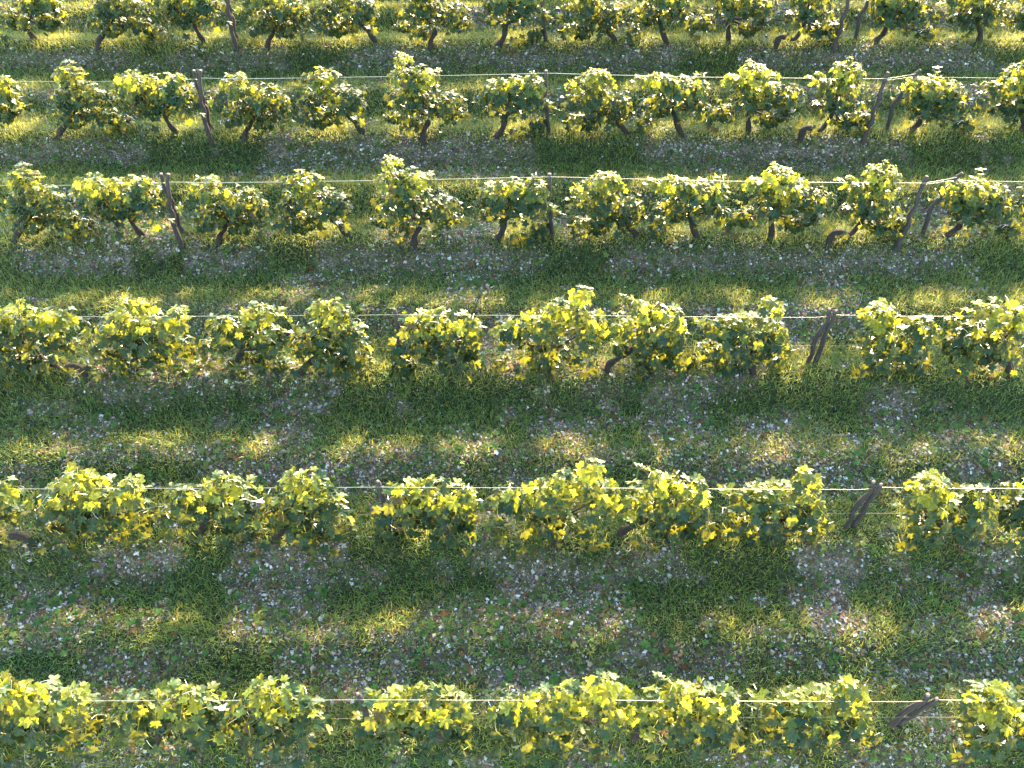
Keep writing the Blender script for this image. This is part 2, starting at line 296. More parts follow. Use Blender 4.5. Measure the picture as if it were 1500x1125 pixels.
STAKE_PLACES = {'lsa': ([0, 1, 2, -1],
  'front crooked stake of the left pair'),
  'lsb': ([0, 1, 2, -1],
  'rear crooked stake of the left pair'),
  'ss': ([0, 1, 2, -1],
  'single thin stake standing at the middle vines'),
  'rsa': ([0, 1, 2, -1],
  'front wavy stake of the right pair'),
  'rsb': ([0, 1, 2, -1],
  'rear wavy stake of the right pair'),
  'pa': ([3, 4, 5],
  'left one of the twin crooked stakes'),
  'pb': ([3, 4, 5],
  'right one of the twin crooked stakes'),
  'ssb': ([3, 4, 5],
  'single straight stake standing left of the middle')}
# bare stony patches x0,x1,y0,y1
GRAVEL = [
  (-8.67,-6.93,14.41,14.64), (-6.93,-6.35,14.41,14.64), (-5.39,-3.81,14.42,14.6), (-1.15,2.08,14.42,14.65), (-2.89,-1.15,14.42,14.65), (2.08,2.89,14.42,14.65),
  (3.84,7.92,14.41,14.65), (-6.35,-5.39,14.37,14.48), (-7.93,-5.68,12.04,12.28), (-3.77,0.29,12.04,12.31), (-3.87,-2.63,11.62,12.04), (-2.64,0.21,11.7,12.06),
  (1.87,6.02,12,12.28), (2.05,3.79,11.74,12.01), (4.74,5.91,11.75,11.99), (0.11,1.67,13.43,13.82), (3.91,8.37,13.43,14), (-8.37,-7.36,13.44,13.76),
  (-5.25,-3.68,13.52,13.81), (-6.22,-4.58,10.07,10.97), (-1.85,-1.27,10.06,10.69), (-0.78,-0.15,10.09,10.68), (0.63,0.99,10.1,10.88), (5.86,7.32,10.16,11.06),
  (-4.42,-4.13,10.18,10.69), (-7.21,-5.29,9.68,9.97), (-4.59,-3.44,9.68,9.97), (-2.72,0.38,9.7,9.97), (1.38,2.19,9.71,9.97), (3.2,6.27,9.68,9.95),
  (-3.13,-2.18,9.01,9.68), (-0.9,-0.27,9.03,9.7), (4.03,4.79,8.99,9.68), (-4.81,-4.43,8.99,9.23), (2.41,3.17,9.77,9.91), (-4.88,-2.3,8.75,9),
  (-1.75,-0.92,8.46,8.92), (-0.55,-0.05,7.84,8.83), (2.3,4.97,8.55,8.96), (-6.17,-5.71,8.75,8.93), (0.83,1.66,8.75,8.98), (3.56,4.11,8.31,8.67),
  (-5.49,-3.61,7.59,8.14), (-3.49,-2.45,7.6,7.91), (-0.1,0.26,7.62,7.95), (0.61,2.17,7.67,7.97), (2.17,3.14,7.57,7.92), (6.05,6.6,7.79,8.13),
  (-5.27,-4.19,7.46,7.62), (-3.7,-2.61,7.47,7.64), (0.93,1.45,7.48,7.66), (1.64,2.42,6.76,7.61), (2.16,2.68,7.4,7.61), (4.37,5.18,6.75,7.49),
  (-5.64,-4.92,6.75,7.25), (-3.86,-3.47,7.01,7.26), (-3.13,-2.34,6.72,7.19), (-6.22,-5.83,7.21,7.34), (-6.34,-6.23,6.82,6.98), (0.27,1.16,6.88,7.27),
  (-0.66,-0.27,6.69,7.01), (-0.19,0.09,7.16,7.32), (2.68,3.7,6.78,7.21), (5.39,5.98,6.73,7.27), (-5.54,-2.07,6.55,6.7), (-2.07,2.07,6.54,6.68),
  (2.07,6.21,6.54,6.69), (-3.71,-1.56,6.14,6.56), (-1.56,-0.49,6.34,6.55), (-0.29,0.82,6.13,6.39), (0.82,1.19,6.3,6.55), (2.18,3.7,6.2,6.55),
  (3.2,4.26,6.14,6.37), (4.43,5.33,6.18,6.34), (-6.15,-5.82,6.21,6.38), (5.34,6.17,6.22,6.52), (1.52,2.05,6.17,6.45), (-1.71,-1.22,5.92,6.2),
  (-5.81,-5.5,5.35,5.62), (-0.61,-0.04,5.05,5.44), (-0.55,-0.08,5.44,5.92), (4.68,5.77,5.27,5.39), (-4.91,-3.83,4.96,5.29), (-3.06,-2.03,4.97,5.31),
  (-2.03,-1.46,4.91,5.02), (-5.74,-5.59,4.97,5.27), (-0.13,1.35,4.37,5.11), (-0.9,-0.07,4.37,4.73), (1.4,1.99,4.97,5.27), (3.14,3.93,4.89,5.29),
  (5.29,5.75,4.97,5.35), (4.18,4.67,4.83,5.01), (-5.65,-4.51,4.29,4.97), (-3.15,-2.15,4.26,5), (3.12,3.74,4.24,4.97), (4.97,5.62,4.26,4.94),
  (4.42,4.93,4.24,4.49), (-5.48,-4.46,4.18,4.31), (-3.07,-1.68,4.17,4.29), (-1.39,1.39,4.17,4.37), (2.56,4.02,4.19,4.31), (4.45,5.47,4.17,4.28),
  (-4.48,-3.77,3.73,4.17), (-3.77,-3.37,3.91,4.13), (-2.66,-1.38,3.84,4.1), (-1.38,-0.36,3.88,4.2), (-0.36,0.87,3.56,4.08), (1.81,2.54,3.88,4.1),
  (2.76,3.28,4.01,4.17), (3.84,4.86,3.8,4.06), (4.72,5.44,3.8,4.13), (0.87,1.82,3.87,4.2), (-1.93,-1.07,3.55,3.87), (-0.36,0.28,3.54,3.8),
  (-4.59,-3.66,3.55,3.92), (1.8,2.23,3.73,3.88), (3.95,4.53,3.05,3.43), (4.71,5,3.63,3.8), (-4.41,-3.13,2.88,3.12), (0.51,1.14,2.89,3.12),
  (1.68,3.03,2.89,3.03), (-2.62,-2.02,2.89,3.02), (3.3,4.51,2.88,3.08), (-5.05,-4.65,2.89,2.94),
]

# ------------------------------------------------------------------ grass / gravel map
def gravel_mask(x, y):
    """0 = turf, 1 = stony soil; ragged edges"""
    jx = .60 * (fbm(x * 2.3, y * 2.3, 31) - .5) + .22 * (fbm(x * 9, y * 9, 33, 2) - .5)
    jy = .24 * (fbm(x * 2.3, y * 2.3, 37) - .5) + .10 * (fbm(x * 9, y * 9, 39, 2) - .5)
    X = x + jx; Y = y + jy
    g = np.zeros(np.shape(x))
    for a, b, c, d in GRAVEL:
        e = .12
        k = np.clip((X - a + e) / (2 * e), 0, 1) * np.clip((b - X + e) / (2 * e), 0, 1) * \
            np.clip((Y - c + e) / (2 * e), 0, 1) * np.clip((d - Y + e) / (2 * e), 0, 1)
        g = np.maximum(g, k)
    sp = fbm(x * 1.1, y * 2.2, 51)
    out = (y > 15.6) | (y < 2.75)
    g = np.where(out, np.clip((sp - .47) * 9, 0, 1), g)
    g = g * np.clip(.55 + 1.1 * (fbm(x * 3.1, y * 3.6, 63) - .2), 0, 1)
    g = np.maximum(g, np.clip((fbm(x * 2.6, y * 3.4, 61) - .66) * 7, 0, .8))
    return g

def in_view(x, y, margin=1.0):
    zc = y * .602 + 10 * .7985
    return (np.abs(x) < .5144 * zc + margin) & (y > 2.85 - margin * .8) & (y < 16.1 + margin * 1.6)

# ------------------------------------------------------------------ ground sheet
xs = np.concatenate([np.linspace(-70, -13, 30)[:-1], np.arange(-13, 13.01, .05), np.linspace(13, 70, 30)[1:]])
ys = np.concatenate([np.linspace(-40, 1, 22)[:-1], np.arange(1, 19.5, .04), np.linspace(19.5, 33.5, 200)[1:], np.linspace(33.5, 120, 30)[1:]])
GX, GY = np.meshgrid(xs, ys)
GZ = terrain(GX, GY)
gm = gravel_mask(GX, GY)
soil = np.array([.155, .128, .09]); turf = np.array([.035, .045, .018])
gcol = turf + (soil - turf) * gm[..., None]
ny, nx = GX.shape
idx = np.arange(nx * ny).reshape(ny, nx)
quads = np.stack([idx[:-1, :-1], idx[:-1, 1:], idx[1:, 1:], idx[1:, :-1]], -1).reshape(-1, 4)
g = quad_obj('ground', np.stack([GX, GY, GZ], -1).reshape(-1, 3), quads, M_SOIL, cols=gcol.reshape(-1, 3))
tag(g, kind='structure')

# ------------------------------------------------------------------ random rotations
def frames(normal, spin):
    """columns: x,y(tip),z(normal)"""
    n = normal / np.linalg.norm(normal, axis=1, keepdims=True)
    ref = np.tile(np.array([0, 0, -1.]), (len(n), 1)) + .001
    y = ref - n * (ref * n).sum(1, keepdims=True)
    y /= np.linalg.norm(y, axis=1, keepdims=True) + 1e-9
    x = np.cross(y, n)
    c = np.cos(spin)[:, None]; s = np.sin(spin)[:, None]
    return np.stack([x * c + y * s, -x * s + y * c, n], -1)

def scatter(template, tris, pos, R, scale):
    V = np.einsum('nij,vj->nvi', R, template) * scale[:, None, None] + pos[:, None, :]
    nV = len(template)
    T = (np.arange(len(pos)) * nV)[:, None, None] + tris[None]
    return V.reshape(-1, 3), T.reshape(-1, 3)

# ------------------------------------------------------------------ grape leaf templates
def leaf_template(seed):
    r = np.random.default_rng(seed)
    # (angle from the tip in degrees, radius): five lobes with teeth, open sinus at the stalk
    half = [(0, 1.0), (9, .86), (15, .90), (23, .70), (33, .56), (42, .68), (50, .93), (58, .88), (67, .90), (78, .66), (90, .52), (100, .62),
            (112, .78), (124, .74), (136, .72), (150, .55), (168, .32)]
    out = []
    for a, q in half: out.append((a, q * (1 + r.uniform(-.07, .07))))
    for a, q in half[1:][::-1]: out.append((360 - a, q * (1 + r.uniform(-.07, .07))))
    P = [(0, 0, 0)]
    fold = r.uniform(.12, .45); droop = r.uniform(.15, .5); wave = r.uniform(.05, .16); ph = r.uniform(0, 6)
    for a, q in out:
        t = math.radians(a); x = math.sin(t) * q; y = math.cos(t) * q
        z = fold * abs(x) - droop * (x * x + y * y) + wave * math.sin(3 * t + ph) * q
        P.append((x * .56, y * .56 + .10, z * .56))
    n = len(out)
    T = [(0, 1 + (i + 1) % n, 1 + i) for i in range(n)]
    # stalk, a thin strip running back from the blade
    b = len(P)
    P += [(-.018, 0, 0), (.018, 0, 0), (-.015, -.32, -.18), (.015, -.32, -.18), (-.015, -.6, -.45), (.015, -.6, -.45)]
    T += [(b, b + 1, b + 2), (b + 1, b + 3, b + 2), (b + 2, b + 3, b + 4), (b + 3, b + 5, b + 4)]
    return np.array(P), np.array(T)
LEAVES = [leaf_template(s) for s in range(6)]

def leaf_colors(n, r, lit_young):
    """mature blue green to yellow green (new growth, painted sunlight), a few rusty ones"""
    t = np.clip(r.normal(.10, .12, n) + lit_young * np.where(r.random(n) < .58, 1.2, .12), 0, 1)[:, None]  # random split paints sunlit leaves beside dark ones in the crown top
    c = np.array([.012, .065, .028]) * (1 - t) + np.array([.115, .155, .024]) * t
    c *= r.uniform(.75, 1.25, (n, 1))
    rust = r.random(n) < .012
    c[rust] = np.array([.13, .085, .025])
    return c

def foliage_mesh(name, blobs, seed, head, near, ox):
    r = np.random.default_rng(seed)
    P = []; Nn = []; S = []; LitYg = []
    top = max(b[1] + b[4] for b in blobs)
    for (cx, cz, rx, ry, rz) in blobs:
        area = (rx + .05) * (rz + ry + .06) * PI
        n = max(4, int(area * LEAF_DENS * (1.05 if near else 1.45)))
        d = r.normal(size=(n, 3)); d /= np.linalg.norm(d, axis=1, keepdims=True)
        rad = r.random(n) ** (1 / 2.4) * np.where(r.random(n) < .08, r.uniform(1.0, 1.3, n), 1)
        p = d * rad[:, None] * np.array([rx * (1.24 if near else 1.16), ry * (1.3 if near else 1.05) + .02, rz * 1.2]) + np.array([cx, 0, cz + .10 * rz])
        p[:, 2] = np.maximum(p[:, 2], (.05 if near or cz < .3 else .17) + .08 * r.random(n))
        out = d * np.array([.8, 1.0, .7]) + r.normal(size=(n, 3)) * .42
        out[:, 2] += .40 + .75 * np.clip((p[:, 2] - .55) / .5, 0, 1)
        # leaves seek the light that comes from behind the row as well as from the open side
        P.append(p); Nn.append(out)
        small = (min(rx, rz) < .06)
        s = r.uniform(.085, .178, n) * (.72 if small else 1.0)
        s *= 1.0 if near else .86
        S.append(s); LitYg.append(np.clip((p[:, 2] - (.72 if near else .72)) / .30, 0, .85) + (.35 if small else 0))  # tint yellower with height: sunlit crown top painted in, small tufts yellower too
    # a thin skirt of hanging leaves on both sides
    x0 = min(b[0] - b[2] for b in blobs); x1 = max(b[0] + b[2] for b in blobs)
    m = int((30 if near else 12) * (x1 - x0))
    p = np.stack([r.uniform(x0, x1, m), np.where(r.random(m) < .7, -1, 1) * r.uniform(.10, .34, m), r.uniform(.22, .6, m)], -1)
    P.append(p); Nn.append(np.stack([r.normal(0, .5, m), np.sign(p[:, 1]) * .8 + r.normal(0, .4, m), r.uniform(.1, .9, m)], -1))
    S.append(r.uniform(.09, .16, m)); LitYg.append(np.zeros(m))  # hanging leaves get none of the painted sunlight
    # loose shoots that stick out of the crown, with a few leaves along each
    for q in range(9):
        b = blobs[r.integers(0, min(6, len(blobs)))]
        a = r.uniform(-.5, PI + .5) if r.random() < .75 else r.uniform(PI, 2 * PI)
        d = np.array([math.cos(a), r.uniform(-.8, .8), math.sin(a) * .8])
        s0 = np.array([b[0], 0, b[1]]) + d * np.array([b[2], b[3], b[4]]) * .9
        ln = r.uniform(.10, .24); m = r.integers(3, 7)
        tt_ = np.linspace(.1, 1, m)[:, None]
        p = s0 + d * ln * tt_ + np.array([0, 0, -.10]) * tt_ ** 2 + r.normal(size=(m, 3)) * .018
        p[:, 2] = np.maximum(p[:, 2], .06)
        out = r.normal(size=(m, 3)) * .5 + np.array([d[0] * .3, d[1] * .3, .8])
        P.append(p); Nn.append(out); S.append(r.uniform(.085, .15, m)); LitYg.append(np.clip((p[:, 2] - .55) / .4, 0, .85))  # high shoots also carry painted sunlight in their tint
    P = np.concatenate(P); Nn = np.concatenate(Nn); S = np.concatenate(S); LitYg = np.concatenate(LitYg)
    # keep the bare lower trunk free of leaves on the open side
    free = (P[:, 2] < .25) & (np.abs(P[:, 0] - head[0] * np.clip(P[:, 2] / max(head[2], .1), 0, 1)) < .10) & (P[:, 1] < .12)
    if near: free |= (np.abs(P[:, 0] + ox + 1.39) < .10) & (P[:, 2] > .55)      # the stake stands clear of the leaves
    P, Nn, S, LitYg = P[~free], Nn[~free], S[~free], LitYg[~free]
    spin = r.normal(0, .6, len(P))
    R = frames(Nn, spin)
    C = leaf_colors(len(P), r, LitYg)
    which = r.integers(0, len(LEAVES), len(P))
    V = []; T = []; CC = []; off = 0
    for k, (tv, tt) in enumerate(LEAVES):
        m = which == k
        if not m.any(): continue
        v, t = scatter(tv, tt, P[m], R[m], S[m])
        V.append(v); T.append(t + off); off += len(v)
        cc = np.repeat(C[m][:, None, :], len(tv), 1)
        cc[:, -6:, :] = np.array([.16, .17, .03])
        CC.append(cc.reshape(-1, 3))
    return np.concatenate(V), np.concatenate(T), np.concatenate(CC)

# ------------------------------------------------------------------ tubes
def catmull(P, n):
    P = np.array(P, dtype=float)
    if len(P) == 2: return P[0] + (P[1] - P[0]) * np.linspace(0, 1, n * 2 + 1)[:, None]
    Q = np.vstack([2 * P[0] - P[1], P, 2 * P[-1] - P[-2]])
    out = []
    for i in range(1, len(Q) - 2):
        for t in np.linspace(0, 1, n, endpoint=False):
            a, b, c, d = Q[i - 1:i + 3]
            out.append(.5 * ((2 * b) + (c - a) * t + (2 * a - 5 * b + 4 * c - d) * t * t + (3 * b - a - 3 * c + d) * t ** 3))
    out.append(Q[-2])
    return np.array(out)

def tube(path, radii, sides=9, rough=.0, seed=0, twist=0.0, cap=True):
    r = np.random.default_rng(seed)
    P = np.asarray(path); n = len(P)
    T = np.gradient(P, axis=0); T /= np.linalg.norm(T, axis=1, keepdims=True) + 1e-9
    up = np.array([0., 1, 0]) if abs(T[0][1]) < .9 else np.array([1., 0, 0])
    U = np.cross(up, T[0]); U /= np.linalg.norm(U)
    V = []; lob = r.uniform(0, 6.28, 3)
    for i in range(n):
        U = U - T[i] * (U @ T[i]); U /= np.linalg.norm(U); W = np.cross(T[i], U)
        for k in range(sides):
            a = 2 * PI * k / sides
            q = radii[i] * (1 + rough * (.6 * math.sin(2 * a + lob[0] + twist * i) + .4 * math.sin(3 * a + lob[1] - twist * i * .7) + r.uniform(-.5, .5)))
            V.append(P[i] + q * (math.cos(a) * U + math.sin(a) * W))
    F = []
    for i in range(n - 1):
        for k in range(sides):
            a = i * sides + k; b = i * sides + (k + 1) % sides
            F += [(a, b, b + sides), (a, b + sides, a + sides)]
    if cap:
        V.append(P[-1]); c = len(V) - 1; o = (n - 1) * sides
        F += [(o + k, o + (k + 1) % sides, c) for k in range(sides)]
    return np.array(V), np.array(F)

# ------------------------------------------------------------------ grapevines
LEAF_DENS = 205
VG = 'grapevines trained along the wires'
def copy_tree(o, parent=None):
    c = o.copy(); COL.objects.link(c)
    if parent: c.parent = parent
    for ch in list(o.children): copy_tree(ch, c)
    return c

def make_vine(key, seed):
    path, blobs = DESIGN[key]
    r = np.random.default_rng(seed)
    root = bpy.data.objects.new('grapevine', None); COL.objects.link(root)
    bx, by = path[0][0], path[0][1]
    P = [np.array(p) - np.array([bx, 0, 0]) for p in path]
    head = P[-1]
    P = [P[0] + np.array([0, 0, -.04])] + P[1:]
    # trunk goes on a little into the crown
    bl = [(b[0] - bx, b[1], b[2], b[3], b[4]) for b in blobs]
    big = sorted(bl, key=lambda b: -b[2] * b[4])
    c0 = np.array([big[0][0], 0, big[0][1]])
    P.append(head + (c0 - head) * .35)
    tp = catmull(P, 6)
    n = len(tp)
    rad = np.linspace(.05, .030, n) * (1 + .14 * np.sin(np.arange(n) * .9 + seed))
    rad[0] *= 1.25
    v, f = tube(tp, rad, 10, .16, seed, .25)
    tri_obj('trunk', v, f, M_BARK, parent=root)
    top = tp[-1]
    for k, b in enumerate(big[:4]):
        e = np.array([b[0], r.uniform(-.5, .5) * b[3], b[1]])
        mid = (top + e) / 2 + np.array([r.uniform(-.07, .07), r.uniform(-.05, .05), -.06])
        ap = catmull([top - np.array([0, 0, .02]), mid, e], 6)
        v, f = tube(ap, np.linspace(.020, .009, len(ap)), 7, .14, seed + k)
        tri_obj('arm', v, f, M_BARK, parent=root)
    # long canes reaching every tuft of leaves
    for k, b in enumerate(bl):
        for q in range(2):
            e = np.array([b[0] + r.uniform(-.8, .8) * b[2], r.uniform(-.9, .9) * b[3], b[1] + (.95 if q == 0 else r.uniform(-.6, .6)) * b[4]])
            s = top + (np.array([b[0], 0, b[1]]) - top) * r.uniform(.0, .5)
            mid = (s + e) / 2 + np.array([r.uniform(-.08, .08), r.uniform(-.08, .08), r.uniform(-.02, .08)])
            cp = catmull([s, mid, e], 5)
            v, f = tube(cp, np.linspace(.0065, .003, len(cp)), 5, .05, seed + 40 + k)
            tri_obj('cane', v, f, M_CANE, parent=root)
    v, t, c = foliage_mesh('foliage', bl, seed * 13 + 5, head, key[0] == 'W', bx)
    tri_obj('foliage', v, t, M_LEAF, cols=c, parent=root)
    return root

ROWNAME = {-1: 'row beyond the top edge', 0: 'backmost row', 1: 'second row from the back', 2: 'third row from the back',
           3: 'third row from the front', 4: 'second row from the front', 5: 'front row'}
ROWY = {-1: ROW_BACK, **{i: y for i, y in enumerate(ROWS)}}
for si, (key, (rows, phrase)) in enumerate(PLACES.items()):
    proto = None
    for k in rows:
        if proto is None:
            proto = make_vine(key, 100 + si); o = proto
        else:
            o = copy_tree(proto)
        o.location = (DESIGN[key][0][0][0], ROWY[k], 0)
        tag(o, phrase + ', ' + ROWNAME[k], 'grapevine', VG)

# ------------------------------------------------------------------ stakes
SG = 'rough wooden stakes carrying the wires'
def make_stake(key, seed):
    P = np.array(STAKES[key]); bx = P[0][0]
    P = P - np.array([bx, 0, 0]); P[0][2] -= .12
    root = bpy.data.objects.new('vineyard_stake', None); COL.objects.link(root)
    tp = catmull(P, 5); n = len(tp)
    r = np.random.default_rng(seed)
    rad = np.linspace(.036 if key[0] in 'lr' else .031, .027 if key[0] in 'lr' else .025, n) * (1 + .10 * np.sin(np.arange(n) * .8 + seed) + r.uniform(-.05, .05, n))
    v, f = tube(tp, rad, 11, .16, seed, .22)
    tri_obj('post', v, f, M_STAKE, parent=root)
    d = tp[-1] - tp[-2]; d /= np.linalg.norm(d)
    v, f = tube(np.array([tp[-1] - d * .004, tp[-1] + d * .004]), [rad[-1] * .80, rad[-1] * .66], 11, .1, seed)
    tri_obj('cut_end', v, f, M_CUT, parent=root)
    return root
for si, (key, (rows, phrase)) in enumerate(STAKE_PLACES.items()):
    proto = None
    for k in rows:
        o = make_stake(key, 300 + si) if proto is None else copy_tree(proto)
        if proto is None: proto = o
        o.location = (STAKES[key][0][0], ROWY[k], 0)
        tag(o, phrase + ', ' + ROWNAME[k], 'stake', SG)

# ------------------------------------------------------------------ wires
def wire(pts, r, label, group, mat=None):
    pts = np.array(pts); c = pts.mean(0)
    Q = []
    for a, b in zip(pts[:-1], pts[1:]):
        L_ = np.linalg.norm(b - a); m = max(2, int(L_ / .35))
        for t in np.linspace(0, 1, m, endpoint=False):
            q = a + (b - a) * t; q = q + np.array([0, 0, -.006 * L_ * 4 * t * (1 - t) * .3 + random.uniform(-.0025, .0025)]); Q.append(q)
    Q.append(pts[-1]); Q = np.array(Q)
    v, f = tube(Q - c, np.full(len(Q), r), 6, 0)
    o = tri_obj('trellis_wire', v, f, mat or M_WIRE)
    o.location = c
    tag(o, label, 'wire', group)
UW = 'upper trellis wires'; LW = 'low trellis wires'
for k in (-1, 0, 1, 2):
    Y = ROWY[k]; nm = ROWNAME[k]
    xl = -7.6 if k == 2 else (-8.2 if k == 1 else -9.3)
    wire([(xl, Y, .95), (-6.33, Y, .925), (-4.66, Y + .03, .95)], .0024, 'thin upper wire running left from the left pair of stakes, ' + nm, UW)
    wire([(-4.60, Y + .0, .99), (-3.93, Y, .98), (-1.73, Y, 1.02), (.50, Y + .06, 1.03), (3.2, Y, 1.0), (5.52, Y - .03, 1.0), (5.96, Y + .06, 1.02)], .0030,
         'bright upper wire between the two pairs of stakes, ' + nm, UW)
    wire([(5.50, Y - .03, .97), (5.94, Y + .06, .97), (-xl, Y, .975)], .0024, 'thin upper wire running right from the right pair of stakes, ' + nm, UW)
    wire([(xl, Y + .02, .06), (-5.1, Y + .02, .05), (0, Y + .03, .07), (5.7, Y + .02, .075), (-xl, Y + .02, .07)], .0018, 'low wire just above the grass, ' + nm, LW, M_RUST)
for k in (3, 4, 5):
    Y = ROWY[k]; nm = ROWNAME[k]
    xe = {3: 6.8, 4: 6.0, 5: 5.2}[k]
    wire([(-xe, Y, 1.015), (-3.66, Y, 1.025), (-1.40, Y, 1.05), (.89, Y, 1.037), (3.62, Y, 1.0), (3.78, Y + .0, 1.02)], .0018,
         'bright upper wire left of the twin stakes, ' + nm, UW)
    wire([(3.81, Y + .0, 1.05), (4.72, Y, 1.02), (xe, Y, 1.037)], .0021, 'bright upper wire right of the twin stakes, ' + nm, UW)
    wire([(-xe, Y + .06, .36), (0, Y + .06, .37), (3.85, Y + .06, .40), (xe, Y + .06, .40)], .0016, 'thin middle wire among the leaves, ' + nm, LW, M_RUST)

# ------------------------------------------------------------------ gravel
def rand_rot(n, r, tilt=PI):
    a = r.uniform(0, 2 * PI, n); b = r.uniform(-tilt, tilt, n); c = r.uniform(0, 2 * PI, n)
    ca, sa, cb, sb, cc, sc = np.cos(a), np.sin(a), np.cos(b), np.sin(b), np.cos(c), np.sin(c)
    Z = np.zeros(n); O = np.ones(n)
    Rz = np.stack([np.stack([ca, -sa, Z], -1), np.stack([sa, ca, Z], -1), np.stack([Z, Z, O], -1)], 1)
    Rx = np.stack([np.stack([O, Z, Z], -1), np.stack([Z, cb, -sb], -1), np.stack([Z, sb, cb], -1)], 1)
    Rc = np.stack([np.stack([cc, -sc, Z], -1), np.stack([sc, cc, Z], -1), np.stack([Z, Z, O], -1)], 1)
    return Rz @ Rx @ Rc
def candidates(n, margin=1.0):
    x = rng.uniform(-10.5, 10.5, n); y = rng.uniform(1.8, 17.8, n)
    k = in_view(x, y, margin); return x[k], y[k]

# angular limestone chips: eight-cornered, deformed, lying at all angles
CB = np.array([(-1, -1, -1), (1, -1, -1), (1, 1, -1), (-1, 1, -1), (-1, -1, 1), (1, -1, 1), (1, 1, 1), (-1, 1, 1)]) * .75
CF = np.array([(0, 2, 1), (0, 3, 2), (4, 5, 6), (4, 6, 7), (0, 1, 5), (0, 5, 4), (1, 2, 6), (1, 6, 5), (2, 3, 7), (2, 7, 6), (3, 0, 4), (3, 4, 7)])
x, y = candidates(560000, .8)
m = gravel_mask(x, y)
keep = rng.random(len(x)) < np.clip(m * 1.0 + .03, 0, 1) * (.42 + .6 * fbm(x * 3, y * 3, 77))
x, y = x[keep], y[keep]
n = len(x)
s = np.clip(rng.lognormal(math.log(.0082), .46, n), .004, .027)
z = terrain(x, y) + s * .35 + rng.uniform(0, .012, n)
V = []; T = []; C = []; off = 0
kind = rng.random(n)
pal = np.empty((n, 3))
pal[:] = np.array([.35, .32, .26])
pal[kind < .22] = np.array([.52, .50, .45])
pal[(kind >= .24) & (kind < .42)] = np.array([.20, .18, .155])
pal[(kind >= .42) & (kind < .62)] = np.array([.34, .27, .19])
pal[(kind >= .62) & (kind < .78)] = np.array([.11, .085, .06])
pal *= rng.uniform(.75, 1.4, (n, 1))
grp = rng.integers(0, 10, n)
for k in range(10):
    mk = grp == k
    tv = CB * (1 + rng.uniform(-.45, .30, (8, 1))) * np.array([1.35, .95, .6]) + rng.uniform(-.15, .15, (8, 3))
    v, t = scatter(tv, CF, np.stack([x, y, z], -1)[mk], rand_rot(mk.sum(), rng, .7), s[mk])
    V.append(v); T.append(t + off); off += len(v); C.append(np.repeat(pal[mk], 8, 0))
o = tri_obj('gravel', np.concatenate(V), np.concatenate(T), M_STONE, smooth=False, cols=np.concatenate(C))
tag(o, 'pale loose gravel scattered over the bare strips between vine rows', 'gravel', kind='stuff')
print('pebbles', n)

# ------------------------------------------------------------------ dry litter: bits of brown leaf and twig
x, y = candidates(240000, .6)
m = gravel_mask(x, y)
keep = rng.random(len(x)) < m * .6 * (.4 + fbm(x * 2, y * 2, 88)) + .03
x, y = x[keep], y[keep]; n = len(x)
z = terrain(x, y) + rng.uniform(.006, .018, n)
tw = rng.random(n) < .5
tv = np.array([(-1, -.09, 0), (1, -.06, .05), (1, .06, .05), (-1, .09, 0), (0, 0, .16)]); tt = np.array([(0, 1, 4), (1, 2, 4), (2, 3, 4), (3, 0, 4)])
lv = np.array([(-1, -.5, .15), (.3, -.8, 0), (1, .1, .2), (.2, .8, .1), (-.8, .6, 0), (0, 0, .18)]); lt = np.array([(0, 1, 5), (1, 2, 5), (2, 3, 5), (3, 4, 5), (4, 0, 5)])
v1, t1 = scatter(tv, tt, np.stack([x, y, z], -1)[tw], rand_rot(tw.sum(), rng, .35), rng.uniform(.02, .055, tw.sum()))
v2, t2 = scatter(lv, lt, np.stack([x, y, z], -1)[~tw], rand_rot((~tw).sum(), rng, .5), rng.uniform(.01, .028, (~tw).sum()))
c1 = np.repeat(np.array([.15, .11, .08]) * rng.uniform(.5, 1.8, (tw.sum(), 1)), 5, 0)
c2 = np.repeat(np.array([.20, .11, .055]) * rng.uniform(.5, 1.7, ((~tw).sum(), 1)), 6, 0)
o = tri_obj('dry_litter', np.concatenate([v1, v2]), np.concatenate([t1, t2 + len(v1)]), M_DEBRIS, cols=np.concatenate([c1, c2]))
tag(o, 'brown dry twigs and leaf scraps lying among the gravel', 'litter', kind='stuff')

# ------------------------------------------------------------------ low weeds and fallen green leaves on the stony strips
x, y = candidates(100000, .6)
m = gravel_mask(x, y)
keep = rng.random(len(x)) < m * (.35 + .65 * (fbm(x * 2.4, y * 2.4, 99) > .4)) + .05
x, y = x[keep], y[keep]; n = len(x)
z = terrain(x, y) + rng.uniform(.015, .05, n)
V = []; T = []; C = []; off = 0
tcol = rng.random(n)
col = np.array([.06, .16, .035]) * np.ones((n, 1))
col[tcol < .35] = np.array([.13, .19, .045]); col[tcol > .8] = np.array([.15, .13, .04]); col[tcol > .92] = np.array([.16, .085, .03])
col *= rng.uniform(.6, 1.35, (n, 1))
grp = rng.integers(0, 6, n)
for k in range(6):
    mk = grp == k; tv, tt = LEAVES[k]
    tv = tv[:-6]; tt = tt[:-4]
    if k % 2: tv = tv * np.array([.7, .7, .6])
    R = rand_rot(mk.sum(), rng, .6)
    v, t = scatter(tv, tt, np.stack([x, y, z], -1)[mk], R, rng.uniform(.035, .10, mk.sum()))
    V.append(v); T.append(t + off); off += len(v); C.append(np.repeat(col[mk], len(tv), 0))
o = tri_obj('ground_weeds', np.concatenate(V), np.concatenate(T), M_WEED, cols=np.concatenate(C))
tag(o, 'low green weeds and fallen leaves dotted over the gravel', 'weeds', kind='stuff')

